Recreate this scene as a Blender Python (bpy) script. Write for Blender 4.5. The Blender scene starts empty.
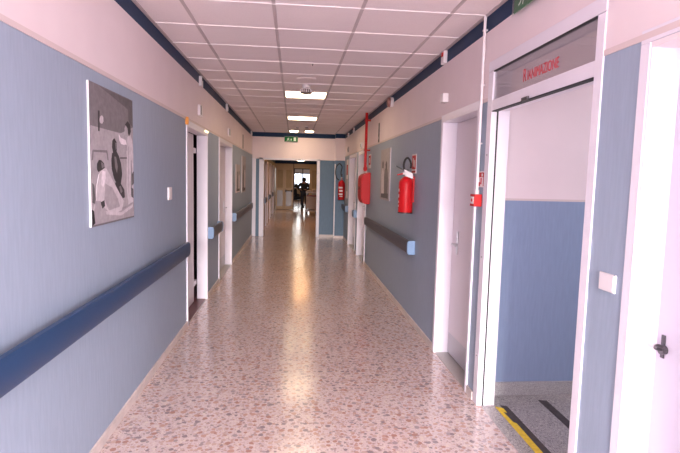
import bpy, bmesh, math, random
from mathutils import Vector, Matrix
random.seed(7)
S = bpy.context.scene
COL = S.collection
PI = math.pi

# ------------------------------------------------------------ camera
f_px, pitch, yaw, roll = 507.24, .0952, .0926, .0243
fw = Vector((math.sin(yaw)*math.cos(pitch), math.cos(yaw)*math.cos(pitch), -math.sin(pitch)))
rt = Vector((math.cos(yaw), -math.sin(yaw), 0)); up = rt.cross(fw)
rt, up = rt*math.cos(roll)+up*math.sin(roll), up*math.cos(roll)-rt*math.sin(roll)
cd = bpy.data.cameras.new('camera'); cam = bpy.data.objects.new('camera', cd); COL.objects.link(cam)
cd.sensor_width = 36; cd.sensor_fit = 'HORIZONTAL'; cd.lens = f_px/680*36; cd.clip_start = .05; cd.clip_end = 200
m = Matrix((rt, up, -fw)).transposed().to_4x4(); m.translation = (0, 0, 1.57); cam.matrix_world = m
S.camera = cam

# ------------------------------------------------------------ world, lights, exposure
S.view_settings.view_transform = 'Standard'; S.view_settings.look = 'None'
S.view_settings.exposure = 0.5; S.view_settings.gamma = 1.0; S.view_settings.use_curve_mapping = False
S.cycles.use_denoising = True
S.cycles.max_bounces = 10; S.cycles.diffuse_bounces = 6
w = bpy.data.worlds.new('sky'); S.world = w; w.use_nodes = True
w.node_tree.nodes['Background'].inputs[0].default_value = (.86, .88, 1, 1)
w.node_tree.nodes['Background'].inputs[1].default_value = 2.2
def area(name, loc, aim, sx, sy, power, color, spread=PI):
    l = bpy.data.lights.new(name, 'AREA'); l.shape = 'RECTANGLE'; l.size = sx; l.size_y = sy
    l.energy = power; l.color = color; l.spread = spread
    o = bpy.data.objects.new(name, l); COL.objects.link(o); o.location = loc
    o.rotation_euler = (Vector(aim)-Vector(loc)).to_track_quat('-Z', 'Y').to_euler()
    return o
DAY = (1.0, .93, .97)
area('daylight_rear_window', (.12, -7.9, 1.6), (.12, 10, 1.45), 2.1, 1.7, 120, DAY)
area('daylight_left_doorway', (-1.28, -1.3, 1.25), (.9, .6, -.5), 1.1, 1.9, 52, (1, .93, .95))  # added fill from the left, lifting the right wall and ceiling
area('daylight_right_doorway', (1.50, -1.3, 1.25), (-.7, .6, -.5), 1.1, 1.9, 120, (1, .93, .95))  # added fill from the right, lifting the left wall and ceiling
area('daylight_falling_on_floor', (.12, -7.85, 2.2), (.12, -4.4, 0), 2.0, .8, 620, (1, .93, .93), 1.15)  # added lamp on the floor behind the camera, bounced up to the ceiling
area('daylight_side_room', (3.6, .8, 1.6), (0, 1.3, 1.3), 1.6, 1.6, 60, DAY)
area('daylight_intensive_care_room', (3.9, 2.7, 1.7), (2.0, 3.3, 1.4), .9, 1.2, 18, (.86, .92, 1))
area('daylight_far_window', (.5, 32.6, 1.5), (.2, 20, 0), 1.2, 1.2, 18, (1, .97, .92))
area('far_corridor_lamp', (.3, 22.5, 2.3), (.3, 22.5, 0), .5, .5, 9, (1, .66, .36))
area('far_corridor_lamp', (.3, 17.0, 2.3), (.3, 17.0, 0), .5, .5, 18, (1, .52, .22))

# ------------------------------------------------------------ materials
def new_mat(name):
    mt = bpy.data.materials.new(name); mt.use_nodes = True
    nt = mt.node_tree; return mt, nt, nt.nodes['Principled BSDF']
def mat(name, col, rough=.5, metal=0, emit=None, es=0, noise=0, nscale=20, bump=0, stretch=(1,1,1), coat=0, spec=.5):
    mt, nt, b = new_mat(name)
    b.inputs['Base Color'].default_value = (*col, 1); b.inputs['Roughness'].default_value = rough
    b.inputs['Metallic'].default_value = metal; b.inputs['Coat Weight'].default_value = coat
    b.inputs['Specular IOR Level'].default_value = spec
    if emit: b.inputs['Emission Color'].default_value = (*emit, 1); b.inputs['Emission Strength'].default_value = es
    if noise or bump:
        tc = nt.nodes.new('ShaderNodeTexCoord'); mp = nt.nodes.new('ShaderNodeMapping')
        mp.inputs['Scale'].default_value = stretch
        n = nt.nodes.new('ShaderNodeTexNoise'); n.inputs['Scale'].default_value = nscale; n.inputs['Detail'].default_value = 5
        nt.links.new(tc.outputs['Object'], mp.inputs[0]); nt.links.new(mp.outputs[0], n.inputs['Vector'])
        if noise:
            r = nt.nodes.new('ShaderNodeMapRange'); r.inputs['From Min'].default_value = .3; r.inputs['From Max'].default_value = .7
            r.inputs['To Min'].default_value = 1-noise; r.inputs['To Max'].default_value = 1+noise
            v = nt.nodes.new('ShaderNodeVectorMath'); v.operation = 'SCALE'; v.inputs[0].default_value = col
            nt.links.new(n.outputs['Fac'], r.inputs['Value']); nt.links.new(r.outputs[0], v.inputs['Scale'])
            nt.links.new(v.outputs[0], b.inputs['Base Color'])
        if bump:
            bp = nt.nodes.new('ShaderNodeBump'); bp.inputs['Strength'].default_value = bump; bp.inputs['Distance'].default_value = .003
            nt.links.new(n.outputs['Fac'], bp.inputs['Height']); nt.links.new(bp.outputs[0], b.inputs['Normal'])
    return mt
def glass(name, tint=(.9,.93,.93), refl=.12, rough=.02):
    mt, nt, b = new_mat(name); nt.nodes.remove(b)
    out = nt.nodes['Material Output']; t = nt.nodes.new('ShaderNodeBsdfTransparent'); t.inputs[0].default_value = (*tint, 1)
    g = nt.nodes.new('ShaderNodeBsdfGlossy'); g.inputs['Roughness'].default_value = rough
    x = nt.nodes.new('ShaderNodeMixShader'); fr = nt.nodes.new('ShaderNodeLayerWeight')
    pw = nt.nodes.new('ShaderNodeMath'); pw.operation = 'POWER'; pw.inputs[1].default_value = 4.5
    a = nt.nodes.new('ShaderNodeMath'); a.operation = 'ADD'; a.inputs[1].default_value = refl
    nt.links.new(fr.outputs['Facing'], pw.inputs[0]); nt.links.new(pw.outputs[0], a.inputs[0]); nt.links.new(a.outputs[0], x.inputs[0])
    nt.links.new(t.outputs[0], x.inputs[1]); nt.links.new(g.outputs[0], x.inputs[2]); nt.links.new(x.outputs[0], out.inputs[0])
    return mt
def chips(name, base, layers, rough, noise_rough=0, coat=0, bscale=3):
    """terrazzo: Voronoi stone chips of several sizes in a cement base"""
    mt, nt, b = new_mat(name); L = nt.links
    tc = nt.nodes.new('ShaderNodeTexCoord')
    nz = nt.nodes.new('ShaderNodeTexNoise'); nz.inputs['Scale'].default_value = bscale; nz.inputs['Detail'].default_value = 3
    L.new(tc.outputs['Object'], nz.inputs['Vector'])
    wob = nt.nodes.new('ShaderNodeTexNoise'); wob.inputs['Scale'].default_value = 45
    L.new(tc.outputs['Object'], wob.inputs['Vector'])
    wm = nt.nodes.new('ShaderNodeVectorMath'); wm.operation = 'MULTIPLY_ADD'; wm.inputs[1].default_value = (.012, .012, 0)
    L.new(wob.outputs['Color'], wm.inputs[0]); L.new(tc.outputs['Object'], wm.inputs[2])
    ramp = nt.nodes.new('ShaderNodeValToRGB'); e = ramp.color_ramp.elements
    e[0].position = .35; e[0].color = (*[c*.93 for c in base], 1); e[1].position = .65; e[1].color = (*base, 1)
    L.new(nz.outputs['Fac'], ramp.inputs[0]); cur = ramp.outputs[0]
    for scale, size, cols in layers:
        v = nt.nodes.new('ShaderNodeTexVoronoi'); v.voronoi_dimensions = '2D'; v.inputs['Scale'].default_value = scale
        L.new(wm.outputs[0], v.inputs['Vector'])
        sp = nt.nodes.new('ShaderNodeSeparateColor'); L.new(v.outputs['Color'], sp.inputs[0])
        cr = nt.nodes.new('ShaderNodeValToRGB'); cr.color_ramp.interpolation = 'CONSTANT'
        while len(cr.color_ramp.elements) < len(cols): cr.color_ramp.elements.new(.5)
        for i, c in enumerate(cols):
            cr.color_ramp.elements[i].position = i/len(cols); cr.color_ramp.elements[i].color = (*c, 1)
        L.new(sp.outputs[0], cr.inputs[0])
        # chip radius varies with the cell
        th = nt.nodes.new('ShaderNodeMath'); th.operation = 'MULTIPLY'; th.inputs[1].default_value = size*1.6; L.new(sp.outputs[1], th.inputs[0])
        lt = nt.nodes.new('ShaderNodeMath'); lt.operation = 'LESS_THAN'; L.new(v.outputs['Distance'], lt.inputs[0]); L.new(th.outputs[0], lt.inputs[1])
        mx = nt.nodes.new('ShaderNodeMix'); mx.data_type = 'RGBA'
        L.new(lt.outputs[0], mx.inputs[0]); L.new(cur, mx.inputs[6]); L.new(cr.outputs[0], mx.inputs[7]); cur = mx.outputs[2]
    L.new(cur, b.inputs['Base Color']); b.inputs['Roughness'].default_value = rough; b.inputs['Coat Weight'].default_value = coat
    b.inputs['Coat Roughness'].default_value = rough*.7
    if noise_rough:
        n2 = nt.nodes.new('ShaderNodeTexNoise'); n2.inputs['Scale'].default_value = 1.3; n2.inputs['Detail'].default_value = 4
        L.new(tc.outputs['Object'], n2.inputs['Vector'])
        mr = nt.nodes.new('ShaderNodeMapRange'); mr.inputs['To Min'].default_value = rough-noise_rough; mr.inputs['To Max'].default_value = rough+noise_rough
        L.new(n2.outputs['Fac'], mr.inputs['Value']); L.new(mr.outputs[0], b.inputs['Roughness'])
    return mt

M = {}
M['blue'] = mat('blue_textured_wallcovering', (.315, .375, .47), .55, noise=.045, nscale=60, bump=.25, stretch=(1, 1, .12), spec=.3)
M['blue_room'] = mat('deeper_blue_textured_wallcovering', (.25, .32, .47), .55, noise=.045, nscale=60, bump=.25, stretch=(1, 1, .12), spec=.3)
M['blue_end'] = mat('teal_blue_wallcovering', (.10, .17, .25), .5, noise=.08, nscale=60, bump=.3, stretch=(1, 1, .12))
M['white'] = mat('pale_pink_white_wall_paint', (.80, .68, .70), .6, noise=.02, nscale=4, bump=.05)
M['navy'] = mat('navy_blue_band_paint', (.010, .034, .09), .5, spec=.2)
M['bead'] = mat('cream_dado_bead', (.66, .54, .53), .5)
M['tile'] = mat('ceiling_tile', (.86, .755, .765), .8, noise=.03, nscale=120, bump=.15)
M['tbar'] = mat('ceiling_runner_metal', (.52, .43, .44), .5)
M['tbar_w'] = mat('ceiling_cross_tee_white', (.90, .82, .83), .45)
M['frame'] = mat('white_lacquered_metal_frame', (.78, .73, .80), .35, noise=.015, nscale=3)
M['leaf'] = mat('pale_pink_door_laminate', (.66, .58, .62), .35)
M['leaf_l'] = mat('lavender_door_laminate', (.56, .51, .60), .5, spec=.3)
M['det'] = mat('brown_grey_detector_plastic', (.16, .12, .12), .5)
M['kick'] = mat('grey_kick_plate', (.5, .48, .52), .35)
M['gasket'] = mat('black_rubber_gasket', (.02, .02, .022), .6)
M['steel'] = mat('brushed_steel', (.55, .55, .57), .3, metal=1)
M['dsteel'] = mat('dark_worn_steel', (.1, .09, .1), .4, metal=.7)
M['rail'] = mat('navy_handrail_vinyl', (.018, .052, .13), .4, bump=.1, nscale=300)
M['rail_g'] = mat('slate_grey_handrail_vinyl', (.075, .075, .10), .38, bump=.1, nscale=300)  # grey tone stands for the warm reflection on the farther navy rails
M['cap'] = mat('light_blue_rail_end_cap', (.16, .26, .42), .4)
M['marble'] = mat('veined_beige_marble', (.62, .53, .50), .3, noise=.14, nscale=9, stretch=(1, 1, 1))
M['floor'] = chips('pink_terrazzo', (.58, .455, .435),
    [(80, .30, [(.42,.32,.31),(.64,.52,.49),(.36,.26,.25),(.52,.38,.35),(.66,.54,.49)]),
     (38, .34, [(.36,.25,.24),(.42,.26,.22),(.60,.48,.44),(.33,.26,.26),(.62,.50,.43),(.48,.33,.28)]),
     (22, .27, [(.38,.21,.17),(.26,.20,.21),(.48,.34,.30),(.46,.28,.23),(.34,.27,.28)])], .2, .05, coat=.25)
M['granite'] = chips('grey_granite_terrazzo', (.36, .33, .32), [(140, .4, [(.16,.15,.15),(.52,.48,.45),(.28,.26,.26),(.40,.36,.33)]), (70, .3, [(.18,.16,.16),(.48,.44,.40),(.32,.29,.28)])], .35)
M['granite2'] = mat('grey_granite_skirting', (.38, .36, .36), .35, noise=.35, nscale=160)
M['sill'] = mat('grey_stone_threshold', (.42, .40, .38), .4, noise=.08, nscale=60)
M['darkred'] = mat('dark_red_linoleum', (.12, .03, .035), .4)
M['room'] = mat('side_room_paint', (.07, .06, .06), .7)  # near-black colour stands in for the unlit rooms behind the doors
M['red'] = mat('fire_red_enamel', (.52, .01, .014), .4, spec=.22)
M['red_d'] = mat('red_plastic', (.48, .02, .02), .5, spec=.2)
M['black'] = mat('black_rubber', (.015, .015, .017), .5)
M['plastic'] = mat('white_plastic', (.78, .72, .74), .35)
M['grey_p'] = mat('grey_plastic', (.35, .32, .33), .4)
M['paper'] = mat('white_printed_label', (.78, .72, .72), .6)
M['green'] = mat('exit_sign_green', (.012, .15, .045), .35, emit=(.02, .25, .07), es=.01, spec=.12)
M['green_w'] = mat('exit_sign_white', (.7, .8, .7), .35, emit=(.6, .8, .6), es=.02, spec=.12)
M['yellow'] = mat('yellow_floor_tape', (.75, .52, .03), .5, noise=.15, nscale=40)
M['tape'] = mat('worn_black_floor_tape', (.06, .045, .045), .6, noise=.35, nscale=30)
M['lamp'] = mat('lamp_diffuser_lit', (.9, .9, .85), .5, emit=(1, .76, .48), es=12)
M['lampoff'] = mat('lamp_metal_rim', (.6, .5, .48), .4)
M['amber'] = mat('amber_signal_lens', (.6, .22, .03), .3, emit=(1, .4, .05), es=.08)
M['litlens'] = mat('lit_signal_lens', (.9, .8, .5), .3, emit=(1, .82, .5), es=1.6)
M['cream'] = mat('cream_wood_partition', (.42, .29, .16), .4, noise=.05, nscale=8)
M['creamwall'] = mat('cream_far_wall_paint', (.36, .25, .14), .5)
M['ochre'] = mat('ochre_inner_panel', (.30, .20, .09), .45, noise=.08, nscale=6)
M['brown'] = mat('brown_door_laminate', (.09, .05, .035), .5)
M['redtext'] = mat('red_vinyl_lettering', (.55, .04, .06), .5)
M['glass'] = glass('transom_glass', (.80, .78, .78), .12)
M['glass_c'] = glass('clear_window_glass', (.93, .95, .96), .03)
M['glass_f'] = mat('frosted_glass', (.26, .23, .23), .3)
M['blind'] = mat('white_blind', (.6, .6, .62), .6)
M['skin'] = mat('skin', (.32, .16, .11), .5)
M['hair'] = mat('dark_hair', (.02, .015, .012), .6)
M['cloth'] = mat('black_cloth', (.02, .02, .025), .8)
M['cloth2'] = mat('dark_navy_cloth', (.025, .03, .05), .8)
M['linen'] = mat('white_linen', (.62, .52, .48), .8, noise=.06, nscale=12)
M['maroon_l'] = mat('brownish_red_lens', (.30, .13, .12), .35)
M['maroon'] = mat('maroon_plastic', (.3, .05, .05), .4)
for i, g in enumerate([.03, .05, .13, .20, .40, .58, .80]):
    M['p%d' % i] = mat('photo_print_grey_%d' % i, (g, g*.90, g*.95), .6, noise=.12, nscale=35, spec=.15)

# ------------------------------------------------------------ mesh helpers
class MB:
    def __init__(s): s.bm = bmesh.new(); s.mats = []
    def mi(s, m):
        if m not in s.mats: s.mats.append(m)
        return s.mats.index(m)
    def _mark(s, faces, m):
        i = s.mi(m)
        for f in faces: f.material_index = i
    def box(s, x0, x1, y0, y1, z0, z1, m, bev=0):
        b = s.bm; n0 = set(b.faces)
        r = bmesh.ops.create_cube(b, size=1)
        for v in r['verts']:
            v.co = Vector(((x0+x1)/2+v.co.x*(x1-x0), (y0+y1)/2+v.co.y*(y1-y0), (z0+z1)/2+v.co.z*(z1-z0)))
        if bev:
            es = list({e for v in r['verts'] for e in v.link_edges})
            bmesh.ops.bevel(b, geom=es, offset=bev, segments=2, affect='EDGES', profile=.6)
        s._mark([f for f in b.faces if f not in n0], m); return s
    def cyl(s, a, c, r, m, r2=None, n=20):
        a = Vector(a); c = Vector(c); d = c-a; b = s.bm; n0 = set(b.faces)
        q = d.to_track_quat('Z', 'Y').to_matrix().to_4x4(); q.translation = (a+c)/2
        bmesh.ops.create_cone(b, cap_ends=True, segments=n, radius1=r, radius2=r if r2 is None else r2, depth=d.length, matrix=q)
        s._mark([f for f in b.faces if f not in n0], m); return s
    def lathe(s, prof, m, o=(0, 0, 0), n=28, rot=None):
        """prof: list of (r, z) about the z axis"""
        b = s.bm; rings = []; o = Vector(o); fs = []
        R = rot or Matrix.Identity(3)
        for r, z in prof:
            if r < 1e-6: rings.append([b.verts.new(R @ Vector((0, 0, z))+o)])
            else: rings.append([b.verts.new(R @ Vector((r*math.cos(2*PI*k/n), r*math.sin(2*PI*k/n), z))+o) for k in range(n)])
        for A, B in zip(rings, rings[1:]):
            for k in range(n):
                k2 = (k+1) % n
                vs = [A[k % len(A)], A[k2 % len(A)], B[k2 % len(B)], B[k % len(B)]]
                u = []
                for v in vs:
                    if v not in u: u.append(v)
                if len(u) > 2: fs.append(b.faces.new(u))
        if len(rings[0]) > 1: fs.append(b.faces.new(rings[0][::-1]))
        if len(rings[-1]) > 1: fs.append(b.faces.new(rings[-1]))
        s._mark(fs, m); return s
    def prism(s, pts, vec, m):
        """extrude a planar 3-D polygon by vec"""
        b = s.bm; vec = Vector(vec); A = [b.verts.new(p) for p in pts]; B = [b.verts.new(Vector(p)+vec) for p in pts]; n = len(pts)
        fs = [b.faces.new(A[::-1]), b.faces.new(B)]
        for k in range(n): fs.append(b.faces.new([A[k], A[(k+1) % n], B[(k+1) % n], B[k]]))
        s._mark(fs, m); return s
    def tube(s, pts, r, m, n=10):
        P = [Vector(p) for p in pts]; b = s.bm; rings = []; fs = []
        nrm = None
        for i, p in enumerate(P):
            t = (P[min(i+1, len(P)-1)]-P[max(i-1, 0)]).normalized()
            if nrm is None: nrm = t.orthogonal().normalized()
            nrm = (nrm-t*nrm.dot(t)).normalized(); bn = t.cross(nrm)
            rings.append([b.verts.new(p+(nrm*math.cos(2*PI*k/n)+bn*math.sin(2*PI*k/n))*r) for k in range(n)])
        for A, B in zip(rings, rings[1:]):
            for k in range(n): fs.append(b.faces.new([A[k], A[(k+1) % n], B[(k+1) % n], B[k]]))
        fs.append(b.faces.new(rings[0][::-1])); fs.append(b.faces.new(rings[-1]))
        s._mark(fs, m); return s
    def build(s, name, parent=None, smooth=False, loc=None):
        bmesh.ops.recalc_face_normals(s.bm, faces=s.bm.faces[:])
        me = bpy.data.meshes.new(name); s.bm.to_mesh(me); s.bm.free()
        for m_ in s.mats: me.materials.append(M[m_])
        if smooth:
            me.polygons.foreach_set('use_smooth', [True]*len(me.polygons))
            me.set_sharp_from_angle(angle=math.radians(40))
        o = bpy.data.objects.new(name, me); COL.objects.link(o)
        if parent: o.parent = parent
        return o
def curve_pts(pts, n=8):
    """Catmull-Rom through the points"""
    P = [Vector(p) for p in pts]; P = [P[0]*2-P[1]]+P+[P[-1]*2-P[-2]]; out = []
    for i in range(1, len(P)-2):
        for k in range(n):
            t = k/n; a, b, c, d = P[i-1:i+3]
            out.append(.5*((2*b)+(c-a)*t+(2*a-5*b+4*c-d)*t*t+(3*b-a-3*c+d)*t**3))
    out.append(P[-2]); return out
def tag(o, label, cat, group=None, kind=None):
    if label: o['label'] = label
    if cat: o['category'] = cat
    if group: o['group'] = group
    if kind: o['kind'] = kind
    return o
def thing(name, label, cat, loc=(0, 0, 0), group=None, kind=None, rot=(0, 0, 0)):
    o = bpy.data.objects.new(name, None); COL.objects.link(o); o.location = loc; o.rotation_euler = rot
    o.empty_display_size = .05
    return tag(o, label, cat, group, kind)
def copy_tree(o, parent=None):
    c = o.copy(); COL.objects.link(c); c.parent = parent
    for ch in list(o.children): copy_tree(ch, c)
    return c

# ------------------------------------------------------------ the shell
XL, XR, YB, YE, ZC = -1.08, 1.311, -8.0, 13.4, 2.703
DADO, BAND = 2.126, 2.59
def wall(name, inner, outer, y0, y1, holes, label, low='blue'):
    """a wall along Y; holes (ya, yb, ztop) start at the floor; wallcovering, bead, paint and band are its pattern"""
    b = MB(); x0, x1 = min(inner, outer), max(inner, outer); sgn = 1 if inner > outer else -1
    def bits(ya, yb, za):
        for zl, zh, m_ in ((0, DADO, low), (DADO, BAND, 'white'), (BAND, ZC+.02, 'navy')):
            if zh > za: b.box(x0, x1, ya, yb, max(zl, za), zh, m_)
        if za < DADO:
            xa, xb = sorted((inner, inner+sgn*.006))
            b.box(xa, xb, ya, yb, DADO-.012, DADO+.012, 'bead')
    y = y0
    for ya, yb, zt in holes:
        bits(y, ya, 0); bits(ya, yb, zt); y = yb
    bits(y, y1, 0)
    return tag(b.build(name), label, 'wall', kind='structure')
wall('wall_left', XL, XL-.114, YB, YE, [(-1.9, -.7, 2.2), (5.27, 6.45, 2.07), (7.5, 9.0, 2.07)], 'long left corridor wall, blue covering below and pale pink paint above')
wall('wall_right', XR, XR+.12, YB, YE, [(-1.9, -.7, 2.2), (.95, 1.83, 2.10), (2.16, 3.36, 2.33), (3.57, 4.43, 2.12), (9.15, 10.26, 2.08), (10.65, 11.95, 2.08)],
     'long right corridor wall pierced by doors, blue below and pale pink above')
# rear wall with a window opening behind the viewer
b = MB(); b.box(XL-.15, XR+.16, YB-.15, YB, 0, .75, 'blue'); b.box(XL-.15, XR+.16, YB-.15, YB, 2.5, ZC+.02, 'white')
b.box(XL-.15, -.95, YB-.15, YB, .75, 2.5, 'white'); b.box(1.2, XR+.16, YB-.15, YB, .75, 2.5, 'white')
tag(b.build('wall_back'), 'wall with a large window closing the corridor behind the viewer', 'wall', kind='structure')
b = MB()
for x in (-.95, .1, 1.15): b.box(x, x+.05, YB-.1, YB-.05, .75, 2.5, 'frame')
b.box(-.95, 1.2, YB-.1, YB-.05, .75, .8, 'frame'); b.box(-.95, 1.2, YB-.1, YB-.05, 2.45, 2.5, 'frame')
tag(b.build('window_1'), 'white window frame in the wall behind the viewer', 'window', kind='structure')
# floor
b = MB(); b.box(XL-.15, XR+.02, YB, 33.2, -.06, 0, 'floor')
tag(b.build('floor'), 'polished pink terrazzo floor of the corridor', 'floor', kind='structure')
# ceiling with its grid
b = MB(); b.box(XL-.15, XR+.16, YB-.15, YE+.15, ZC, ZC+.06, 'tile')
ce = tag(b.build('ceiling'), 'suspended ceiling of pale square tiles', 'ceiling', kind='structure')
b = MB()
for x in (-.75, -.15, .44, 1.05): b.box(x-.012, x+.012, YB, YE, ZC-.004, ZC+.001, 'tbar')
b.box(XL, XL+.025, YB, YE, ZC-.005, ZC+.001, 'tbar'); b.box(XR-.025, XR, YB, YE, ZC-.005, ZC+.001, 'tbar')
y = 3.49-.565*20
while y < YE:
    b.box(XL+.02, XR-.02, y-.006, y+.006, ZC-.005, ZC+.001, 'tbar_w'); y += .565
b.build('ceiling_grid', ce)
# end wall with the portal
b = MB()
for x0, x1, z0 in ((XL-.15, -.8, 0), (-.8, .66, 2.02), (.66, XR+.16, 0)):
    for zl, zh, m_ in ((0, 2.02, 'blue_end'), (2.02, BAND, 'white'), (BAND, ZC+.02, 'navy')):
        if zh > z0: b.box(x0, x1, YE, YE+.15, max(zl, z0), zh, m_)
for zl, zh, m_ in ((0, 2.02, 'blue_end'), (2.02, BAND, 'white'), (BAND, ZC, 'navy')): b.box(1.06, XR, 13.17, YE, zl, zh, m_)
tag(b.build('wall_end'), 'cross wall at the corridor end with a wide portal and teal lower half', 'wall', kind='structure')
b = MB()
b.box(-.90, -.78, YE-.02, YE+.17, 0, 2.05, 'frame', .004); b.box(.60, .68, YE-.02, YE+.17, 0, 2.05, 'frame', .004)
b.box(-.90, .68, YE-.02, YE+.17, 2.0, 2.05, 'frame', .004)
tag(b.build('trim_1'), 'white metal frame lining the portal at the corridor end', 'trim', kind='structure')
b = MB(); b.box(XL+.001, -.985, YE-.03, YE, 0, 2.03, 'frame', .004)
tag(b.build('trim_2'), 'white upright strip in the left corner beside the portal', 'trim', kind='structure')
b = MB(); b.box(1.045, 1.075, 13.155, 13.185, .05, 1.93, 'plastic', .004)
tag(b.build('trim_3'), 'white corner guard on the boxed out pier at the corridor end', 'trim', kind='structure')
# skirtings
def skirt(name, x0, x1, runs, label):
    b = MB()
    for ya, yb in runs:
        y = ya
        while y < yb-.01:
            y2 = min(y+.6, yb); b.box(x0, x1, y+.001, y2-.001, 0, .062, 'marble', .002); y = y2
    tag(b.build(name), label, 'baseboard', kind='structure')
skirt('baseboard_left', XL, XL+.013, [(YB, -1.9), (-.7, 5.24), (6.48, 7.46), (9.04, 13.36)], 'beige marble skirting along the left corridor wall')
skirt('baseboard_right', XR-.013, XR, [(YB, -1.9), (-.7, .87), (1.90, 2.10), (3.42, 3.54), (4.48, 9.1), (10.3, 10.6), (12.0, 13.17)], 'beige marble skirting along the right corridor wall')
b = MB(); b.box(.69, 1.06, 13.385, YE, 0, .062, 'marble'); b.box(1.05, XR-.013, 13.157, 13.17, 0, .062, 'marble')
tag(b.build('baseboard_end'), 'beige skirting below the teal end wall', 'baseboard', kind='structure')

for nm, x0, x1, lab in (('door_15', XL-.15, XL+.01, 'open white doorway on the left behind the viewer'), ('door_16', XR-.01, XR+.16, 'open white doorway on the right behind the viewer')):  # invented openings out of view, made to carry the added side fill
    b = MB(); b.box(x0, x1, -1.93, -1.88, 0, 2.2, 'frame'); b.box(x0, x1, -.72, -.67, 0, 2.2, 'frame'); b.box(x0, x1, -1.93, -.67, 2.2, 2.25, 'frame')
    tag(b.build(nm), lab, 'door', kind='structure')
# ------------------------------------------------------------ far corridor beyond the portal
YP, ZF = 24.6, 2.36
b = MB(); b.box(-1.05, -.9, YE+.15, YP, 0, ZF, 'creamwall'); b.box(XL-.15, -1.05, YP, 33.2, 0, ZF, 'creamwall')
tag(b.build('wall_far_left'), 'cream left wall of the far corridor seen through the portal', 'wall', kind='structure')
b = MB(); b.box(XR, XR+.15, YE+.15, 33.2, 0, ZF, 'creamwall')
tag(b.build('wall_far_right'), 'cream right wall of the far corridor seen through the portal', 'wall', kind='structure')
b = MB(); b.box(XL-.15, XR+.16, YE+.15, 33.2, ZF, ZF+.06, 'tile')
tag(b.build('ceiling_far'), 'lower ceiling of the far corridor', 'ceiling', kind='structure')
b = MB(); b.box(-.9, -.885, YE+.2, YP, 2.2, ZF, 'navy'); b.box(-.9, XR, YP-.03, YP, 2.19, ZF, 'navy')
tag(b.build('trim_4'), 'dark blue band under the far corridor ceiling', 'trim', kind='structure')
b = MB(); b.box(XL-.15, XR+.15, 33.05, 33.2, 0, .82, 'creamwall'); b.box(XL-.15, 0, 33.05, 33.2, .82, ZF, 'creamwall'); b.box(1.2, XR+.15, 33.05, 33.2, .82, ZF, 'creamwall')
b.box(0, 1.2, 33.05, 33.2, 2.12, ZF, 'creamwall')
tag(b.build('wall_far_end'), 'end wall of the far corridor around its bright window', 'wall', kind='structure')
t = thing('window_2', 'bright two pane window at the very end of the corridor', 'window', (0, 33.05, 0), kind='structure')
b = MB()
for x in (0, .54, 1.14): b.box(x, x+.06, 0, .05, .82, 2.12, 'gasket')
b.box(0, 1.2, 0, .05, .82, .88, 'gasket'); b.box(0, 1.2, 0, .05, 1.78, 1.84, 'gasket'); b.box(0, 1.2, 0, .05, 2.07, 2.12, 'gasket')
b.build('window_frame', t)
b = MB(); b.box(.05, 1.15, .05, .06, .88, 2.08, 'glass_c'); b.build('pane', t)
for x in (.06, .6): MB().box(x, x+.5, .01, .03, 1.84, 2.07, 'blind').build('blind', t)
# partition with glazed doors
def panel_door(name, x0, x1, label, hinge=None, bar=True, angle=0):
    t = thing(name, label, 'door', (x0, YP-.06, 0), kind='structure', rot=(0, 0, angle)); W_ = x1-x0
    b = MB(); b.box(0, .07, 0, .05, .02, 2.0, 'cream', .004); b.box(W_-.07, W_, 0, .05, .02, 2.0, 'cream', .004)
    for z0, z1 in ((.02, .16), (.92, 1.04), (1.9, 2.0)): b.box(.07, W_-.07, 0, .05, z0, z1, 'cream')
    b.build('leaf', t)
    b = MB(); b.box(.07, W_-.07, .02, .03, .16, .92, 'glass_f'); b.build('lower_panel', t)
    b = MB(); b.box(.07, W_-.07, .02, .03, 1.04, 1.9, 'ochre'); b.build('upper_panel', t)
    if bar:
        b = MB(); b.cyl((.06, -.07, .9), (W_-.05, -.07, .9), .022, 'black'); b.box(.04, .09, -.09, 0, .84, .96, 'black'); b.box(W_-.08, W_-.03, -.09, 0, .84, .96, 'black')
        b.build('panic_bar', t, True)
    return t
panel_door('door_11', -.86, -.45, 'left cream panelled leaf of the far partition', bar=False)
panel_door('door_12', -.44, -.03, 'cream panelled leaf with black panic bar beside the far opening')
panel_door('door_13', .80, 1.29, 'cream panelled leaf behind the trolley right of the far opening', bar=False)
b = MB(); b.box(-.9, XR, YP-.08, YP, 2.0, 2.19, 'cream'); b.box(-.03, .01, YP-.09, YP+.02, 0, 2.19, 'brown'); b.box(.75, .8, YP-.08, YP, 0, 2.0, 'cream')
tag(b.build('trim_5'), 'cream head beam and posts of the far partition', 'trim', kind='structure')
# doors in the far left wall
for i, (ya, yb, m_) in enumerate(((13.75, 15.0, 'brown'), (16.2, 17.2, 'creamwall'), (18.8, 19.8, 'brown'), (21.4, 22.4, 'cream'))):  # first brown leaf stands for the darkness of an open doorway
    t = thing('door_%d' % (7+i), ['brown door just through the portal on the left', 'pale second door on the left beyond the portal',
        'third door on the left beyond the portal', 'cream fourth door on the left near the far partition'][i], 'door', (-.9, ya, 0), kind='structure')
    b = MB(); b.box(0, .012, .06, yb-ya-.06, .01, 1.98, m_); b.build('leaf', t)
    b = MB(); b.box(0, .05, 0, .06, 0, 2.03, 'frame'); b.box(0, .05, yb-ya-.06, yb-ya, 0, 2.03, 'frame'); b.box(0, .05, 0, yb-ya, 1.98, 2.04, 'frame'); b.build('frame', t)
    b = MB(); b.cyl((.01, .13, 1.0), (.05, .13, 1.0), .012, 'dsteel'); b.cyl((.05, .13, 1.0), (.05, .24, 1.0), .009, 'dsteel'); b.build('handle', t)

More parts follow.
